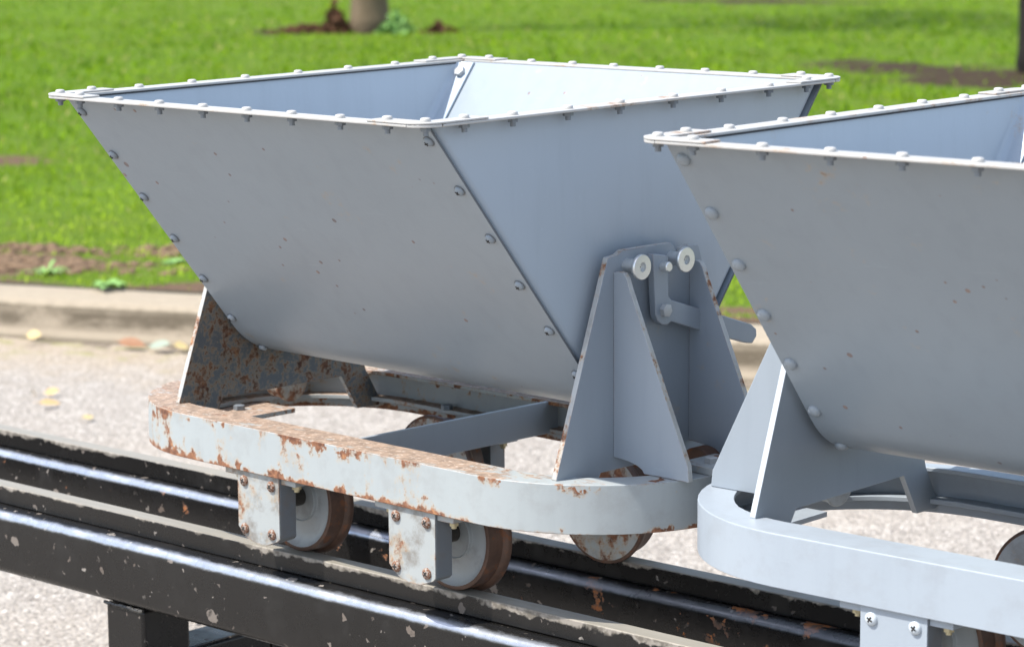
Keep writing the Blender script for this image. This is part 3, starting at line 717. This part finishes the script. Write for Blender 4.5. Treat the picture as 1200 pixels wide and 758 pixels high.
# ------------------------------------------------------------------ clods, weeds, leaves
def clod_mesh(n, spread, size, seed, flat=.6):
    rg = random.Random(seed); m = MB()
    for i in range(n):
        bm = bmesh.new(); bmesh.ops.create_icosphere(bm, subdivisions=1, radius=1.0)
        s = size*rg.uniform(.3, 1)**2*2.2; ox, oy = rg.gauss(0, spread[0]), rg.gauss(0, spread[1]); ph = rg.random()*99
        vs = []
        for v in bm.verts:
            d = 1+.55*mnoise.noise(v.co*1.6+Vector((ph, i, 0))); vs.append((ox+v.co.x*s*d*1.3, oy+v.co.y*s*d, v.co.z*s*d*flat+s*.15))
        m.add(vs, [[v.index for v in f.verts] for f in bm.faces]); bm.free()
    return m.mesh('clods', angle=80)
q = NT('crumbly soil'); vv = q.coord(); nn = q.noise(vv, 30, 6, .7)
M_SOIL = q.fin(q.mix(nn, (.06, .036, .023), (.26, .18, .115)), .95, 0, q.bump(q.noise(vv, 70, 5, .7), .8, .01), .1)
for i, (x, y, sp, n) in enumerate([(-5.55, 3.47, (.30, .10), 420), (-5.33, 4.08, (.14, .09), 150), (-5.85, 3.80, (.28, .07), 130)]):
    o = link('soil', clod_mesh(n, sp, .015, 40+i), M_SOIL); o.location = (x, y, LAWN+.004); o.rotation_euler.z = .38
    tag(o, ['loose brown soil crumbs turned up behind the kerb', 'small patch of brown soil crumbs in the grass nearest the hopper', 'thin scatter of brown soil crumbs further into the grass'][i], 'soil', None, 'stuff')

def leaf_mesh(L, W, seed):
    rg = random.Random(seed); m = MB(); n = 9; vs = []; fs = []; curl = rg.uniform(.05, .22)
    for i in range(n):
        t = i/(n-1); w = W*math.sin(math.pi*t**.85)**.8*.5 + .0008; z = L*.16*math.sin(math.pi*t)*curl + .004
        for s, cz in ((-1, 1), (-.45, .3), (0, 0), (.45, .3), (1, 1)): vs.append((L*(t-.5), s*w, z+cz*w*curl+.002*rg.random()))
    for i in range(n-1):
        for k in range(4): fs.append((i*5+k, i*5+k+1, (i+1)*5+k+1, (i+1)*5+k))
    k0 = len(vs); vs += [(-L*.5, 0, .004), (-L*.72, .004, .003), (-L*.72, .006, .003), (-L*.5, .002, .004)]; fs.append((k0, k0+1, k0+2, k0+3))
    m.add(vs, fs); return m.mesh('leaf', angle=60)
def leaf_mat(name, a, b):
    q = NT(name); v = q.coord(); n = q.noise(v, 60, 5, .65); return q.fin(q.mix(n, a, b), .6, 0, q.bump(n, .4, .002), .3)
LM = {'orange': leaf_mat('leaf orange brown', (.15, .07, .035), (.28, .14, .07)), 'green': leaf_mat('leaf pale green', (.20, .25, .19), (.27, .30, .235)), 'yellow': leaf_mat('leaf yellow', (.40, .30, .12), (.50, .40, .20)),
      'tan': leaf_mat('leaf tan', (.38, .25, .10), (.46, .33, .17))}
LEAVES = [(-4.346, 3.029, .13, .055, .35, 'orange', 'curled orange-brown leaf lying in the gutter at the kerb'), (-4.236, 3.056, .10, .07, .2, 'green', 'pale blue-green leaf lying flat in the gutter beside the orange one'),
          (-4.185, 3.10, .065, .05, 1.2, 'yellow', 'pale yellow leaf in the gutter just right of the blue-green leaf'), (-4.749, 2.935, .062, .05, .6, 'yellow', 'yellow leaf alone at the foot of the kerb, nearest the left photo edge'),
          (-3.917, 2.289, .050, .035, 1.5, 'tan', 'orange-yellow leaf on the road, left one of a pair standing upright'), (-3.88, 2.335, .055, .035, .1, 'tan', 'orange-yellow leaf on the road, right one of a pair'),
          (-3.736, 2.212, .080, .035, .3, 'tan', 'tan leaf on the road just below the orange-yellow pair'), (-1.625, .955, .055, .030, .7, 'orange', 'orange leaf on the road showing between the black post and the beam'),
          (-3.487, 2.155, .045, .030, .8, 'yellow', 'small pale yellow leaf on the open road close behind the track')]
for i, (x, y, L, W, rz, c, lab) in enumerate(LEAVES):
    o = link('fallen_leaf', leaf_mesh(L*.8, W*.8, i), LM[c]); o.location = (x, y, .002); o.rotation_euler = ([.55, .35, .5, .7, .9, .6, .45, .4, .3][i], [.1, -.1, .2, 0, .3, -.2, .1, 0, 0][i], rz+.75*(i > 3)); o.location.z = .3*W; tag(o, lab, 'leaf', 'fallen leaves on the road')

def rosette(n, L, W, seed, up=.5):
    rg = random.Random(seed); m = MB()
    for i in range(n):
        a = 2*math.pi*i/n + rg.uniform(-.3, .3); l = L*rg.uniform(.6, 1.1); w = W*rg.uniform(.7, 1.1); e = up*rg.uniform(.5, 1.3); vs = []; fs = []
        for j in range(6):
            t = j/5; r = l*t; z = l*(e*t - e*.75*t*t) + .006; hw = w*math.sin(math.pi*(.08+.9*t))*.5
            for s in (-1, 0, 1): vs.append((r*math.cos(a)-s*hw*math.sin(a), r*math.sin(a)+s*hw*math.cos(a), z+abs(s)*hw*.35))
        for j in range(5):
            for k in range(2): fs.append((j*3+k, j*3+k+1, j*3+k+4, j*3+k+3))
        m.add(vs, fs)
    return m.mesh('weed', angle=80)
M_WEED = leaf_mat('weed leaf', (.12, .25, .05), (.24, .40, .13))
for i, (x, y, n, L, W, up, lab) in enumerate([(-4.80, 3.30, 9, .085, .040, .7, 'broad-leaved light green weed growing over the kerb top'), (-5.22, 3.36, 14, .11, .016, .9, 'tuft of narrow pale leaves at the back edge of the kerb'), (-5.10, 3.86, 11, .07, .034, .6, 'grey-green leafy weed in the bare soil patch')]):
    o = link('weed_plant', rosette(n, L, W, 60+i, up), M_WEED); o.location = (x, y, LAWN+.004); tag(o, lab, 'weed', 'weeds behind the kerb')

# ------------------------------------------------------------------ trees
def bark(name, a, b):
    q = NT(name); v = q.coord(stretch=(9, 9, 2.2)); n = q.noise(v, 1.6, 7, .7); n2 = q.noise(q.coord(), 34, 5, .65)
    c = q.mix(n, a, b); c = q.mix(q.step(n2, .55, .75, 0, .5), c, tuple(x*.55 for x in a)); return q.fin(c, .92, 0, q.bump(n, .9, .03), .15)
def tube(m, pts, rads, n=12, seed=0):
    vs = []; fs = []; prev = None
    for i, (p, r) in enumerate(zip(pts, rads)):
        p = Vector(p); d = (Vector(pts[min(i+1, len(pts)-1)])-Vector(pts[max(i-1, 0)])).normalized()
        a = d.orthogonal().normalized() if prev is None else (prev - d*prev.dot(d)).normalized(); prev = a; b = d.cross(a)
        for k in range(n):
            t = 2*math.pi*k/n; rr = r*(1+.14*mnoise.noise((math.cos(t)*1.5+seed, math.sin(t)*1.5, i*.35))); vs.append(p + (a*math.cos(t)+b*math.sin(t))*rr)
    for i in range(len(pts)-1):
        for k in range(n): fs.append((i*n+k, i*n+(k+1) % n, (i+1)*n+(k+1) % n, (i+1)*n+k))
    fs.append(tuple((len(pts)-1)*n+k for k in range(n))); m.add(vs, fs)
q = NT('tree leaves'); g = q.n('ShaderNodeNewGeometry'); c = q.mix(g.outputs['Random Per Island'], (.03, .075, .012), (.09, .15, .025)); q.fin(c, .55, 0, None, .3)
tl = q.n('ShaderNodeBsdfTranslucent'); q.l(c, tl.inputs[0]); mx = q.n('ShaderNodeMixShader'); mx.inputs[0].default_value = .3; q.l(q.b.outputs[0], mx.inputs[1]); q.l(tl.outputs[0], mx.inputs[2]); q.l(mx.outputs[0], q.out.inputs[0]); M_CROWN = q.m
def tree(loc, r, h, crown, mat, label, seed, flare=1.7):
    rg = random.Random(seed); t = tag(empty('tree', loc), label, 'tree', 'trees on the lawn'); m = MB()
    lean = rg.uniform(-.03, .03); zs = [-.1, .02, .08, .18, .35, .7, 1.3, 2.0, h]; rs = [r*flare, r*flare*.93, r*1.3, r*1.13, r*1.03, r, r*.95, r*.88, r*.72]
    tube(m, [(lean*z, lean*.5*z, z) for z in zs], rs, 22, seed); tk = None; tips = []
    for i in range(6):
        a = i*1.05+rg.random(); d = Vector((math.cos(a), math.sin(a), rg.uniform(.6, 1.2))); p0 = Vector((lean*h, 0, h*rg.uniform(.86, 1.0)-.05)); L = crown*rg.uniform(.8, 1.2)
        pts = [p0 + d*L*s + Vector((0, 0, .25*L*s*s)) for s in (0, .3, .6, 1.0)]; tube(m, pts, [r*.45, r*.3, r*.2, r*.07], 8, seed+i); tips += pts[1:]
    tk = link('trunk', m.mesh('trunk', angle=70), mat, t)
    cen = np.array([(rg.gauss(0, .55), rg.gauss(0, .55), rg.gauss(0, .40)) for _ in range(46)])*crown + np.array([0, 0, h+crown*.75])
    N = 2600; k = RNG.integers(0, len(cen), N); P = cen[k] + RNG.normal(0, .16*crown, (N, 3)); s = RNG.uniform(.06, .13, N)
    u = RNG.normal(size=(N, 3)); u /= np.linalg.norm(u, axis=1, keepdims=True); w = RNG.normal(size=(N, 3)); w -= (w*u).sum(1, keepdims=True)*u; w /= np.linalg.norm(w, axis=1, keepdims=True)
    V = np.stack([P-u*s[:, None], P+w*s[:, None]*.5, P+u*s[:, None], P-w*s[:, None]*.5], 1).reshape(-1, 3)
    me = bpy.data.meshes.new('crown'); me.from_pydata(V.tolist(), [], (np.arange(N)[:, None]*4+np.arange(4)).tolist()); link('crown', me, M_CROWN, t)
    return t
tree((-17.10, 16.72, LAWN-.02), .185, 6.8, 2.3, bark('grey brown bark', (.095, .070, .042), (.175, .135, .090)), 'tree with a thick grey-brown trunk and brown debris at its foot', 3, 1.25)
tree((-8.44, 15.40, LAWN-.02), .125, 4.6, 1.5, bark('dark bark', (.010, .009, .008), (.026, .022, .020)), 'tree with a thin blackish trunk at the right photo edge', 8, 1.15)
# what lies at the foot of the thick tree
q = NT('dead brown leaves'); vv = q.coord(); nn = q.noise(vv, 16, 5, .7); M_DEAD = q.fin(q.mix(nn, (.045, .022, .012), (.16, .085, .05)), .9, 0, q.bump(nn, .9, .03), .1)
def pile(n, rad, hgt, seed):
    rg = random.Random(seed); m = MB()
    for i in range(n):
        a = rg.random()*6.28; r = rad*rg.random()**.7; z = hgt*max(0, 1-r/rad)*rg.random()**.6; p = Vector((r*math.cos(a), r*math.sin(a), z+.01)); s = rg.uniform(.025, .06)
        u = Vector((rg.gauss(0,1), rg.gauss(0,1), rg.gauss(0,.9))).normalized(); w = u.orthogonal().normalized(); w = (w + u.cross(w)*rg.uniform(-2, 2)).normalized()
        m.add([p-u*s, p+w*s*.5+Vector((0, 0, s*.3)), p+u*s, p-w*s*.5], [(0, 1, 2, 3)])
    return m.mesh('pile', smooth=False)
for i, (x, y, n, rad, hgt, mt, nm, lab, cat) in enumerate([(-17.30, 16.42, 420, .17, .36, M_DEAD, 'stump', 'broken reddish-brown stump of shoots leaning on the thick trunk', 'stump'), (-17.62, 16.28, 240, .42, .10, M_DEAD, 'leaf_pile', 'heap of dead brown leaves left of the thick trunk', 'leaf pile'),
        (-16.72, 16.72, 200, .20, .30, M_WEED, 'shoot_clump', 'clump of fresh green shoots at the right foot of the thick trunk', 'shoots'), (-16.35, 16.98, 120, .22, .13, M_DEAD, 'leaf_pile', 'small heap of dead leaves right of the green shoots', 'leaf pile')]):
    o = link(nm, pile(n, rad, hgt, 70+i), mt); o.location = (x, y, LAWN-.015); tag(o, lab, cat)

# ------------------------------------------------------------------ light, sky, camera
SUN = Vector((-.58, -1.0, 1.75)).normalized()
el = math.asin(SUN.z); az = math.atan2(SUN.x, SUN.y)
sl = bpy.data.lights.new('sun', 'SUN'); sl.energy = 3.7; sl.angle = R(.53); sl.color = (1.0, .955, .88)
so = bpy.data.objects.new('sun', sl); COL.objects.link(so); so.rotation_euler = (-SUN).to_track_quat('-Z', 'Y').to_euler(); so.location = (0, 0, 12)
w = bpy.data.worlds.new('World'); scn.world = w; w.use_nodes = True; nt = w.node_tree
bg = nt.nodes['Background']; sk = nt.nodes.new('ShaderNodeTexSky'); sk.sky_type = 'NISHITA'; sk.sun_disc = False; sk.sun_elevation = el; sk.sun_rotation = az % (2*math.pi)
sk.air_density = 1.0; sk.dust_density = 1.5; sk.ozone_density = 1.0
# unseen broken white cloud, added to brighten the +x faces, thickest towards +x
def wn(kind, **kw):
    x = nt.nodes.new(kind)
    for k_, v_ in kw.items(): setattr(x, k_, v_)
    return x
tc = wn('ShaderNodeTexCoord'); cn = wn('ShaderNodeTexNoise'); cn.inputs['Scale'].default_value = 2.6; cn.inputs['Detail'].default_value = 7; cn.inputs['Roughness'].default_value = .6
cm = wn('ShaderNodeMapping'); cm.inputs['Scale'].default_value = (1, 1, 2.2); nt.links.new(tc.outputs['Generated'], cm.inputs[0]); nt.links.new(cm.outputs[0], cn.inputs['Vector'])
sp = wn('ShaderNodeSeparateXYZ'); nt.links.new(tc.outputs['Generated'], sp.inputs[0])
ad = wn('ShaderNodeMath', operation='MULTIPLY_ADD'); nt.links.new(sp.outputs[0], ad.inputs[0]); ad.inputs[1].default_value = .17; nt.links.new(cn.outputs['Fac'], ad.inputs[2])
mr = wn('ShaderNodeMapRange', interpolation_type='SMOOTHSTEP'); nt.links.new(ad.outputs[0], mr.inputs[0]); mr.inputs[1].default_value = .50; mr.inputs[2].default_value = .68; mr.inputs[4].default_value = .85
mc = wn('ShaderNodeMix', data_type='RGBA'); nt.links.new(mr.outputs[0], mc.inputs[0]); nt.links.new(sk.outputs[0], mc.inputs[6]); mc.inputs[7].default_value = (5.0, 5.5, 6.3, 1)
nt.links.new(mc.outputs[2], bg.inputs[0]); bg.inputs[1].default_value = .15
cam = bpy.data.cameras.new('camera'); cam.sensor_width = 36; cam.sensor_fit = 'HORIZONTAL'; cam.lens = FOC*36; cam.clip_start = .05; cam.clip_end = 2000
co = bpy.data.objects.new('camera', cam); COL.objects.link(co)
rt, up, fw = RT.normalized(), UPV.normalized(), FW.normalized()
co.matrix_world = Matrix(((rt.x, up.x, -fw.x, CAM.x), (rt.y, up.y, -fw.y, CAM.y), (rt.z, up.z, -fw.z, CAM.z), (0, 0, 0, 1)))
cam.dof.use_dof = True; cam.dof.focus_distance = 3.25; cam.dof.aperture_fstop = 9
scn.camera = co
scn.view_settings.view_transform = 'Standard'; scn.view_settings.look = 'None'; scn.view_settings.exposure = 1.12; scn.view_settings.gamma = 1.0
scn.cycles.max_bounces = 8; scn.cycles.diffuse_bounces = 2; scn.cycles.use_denoising = True
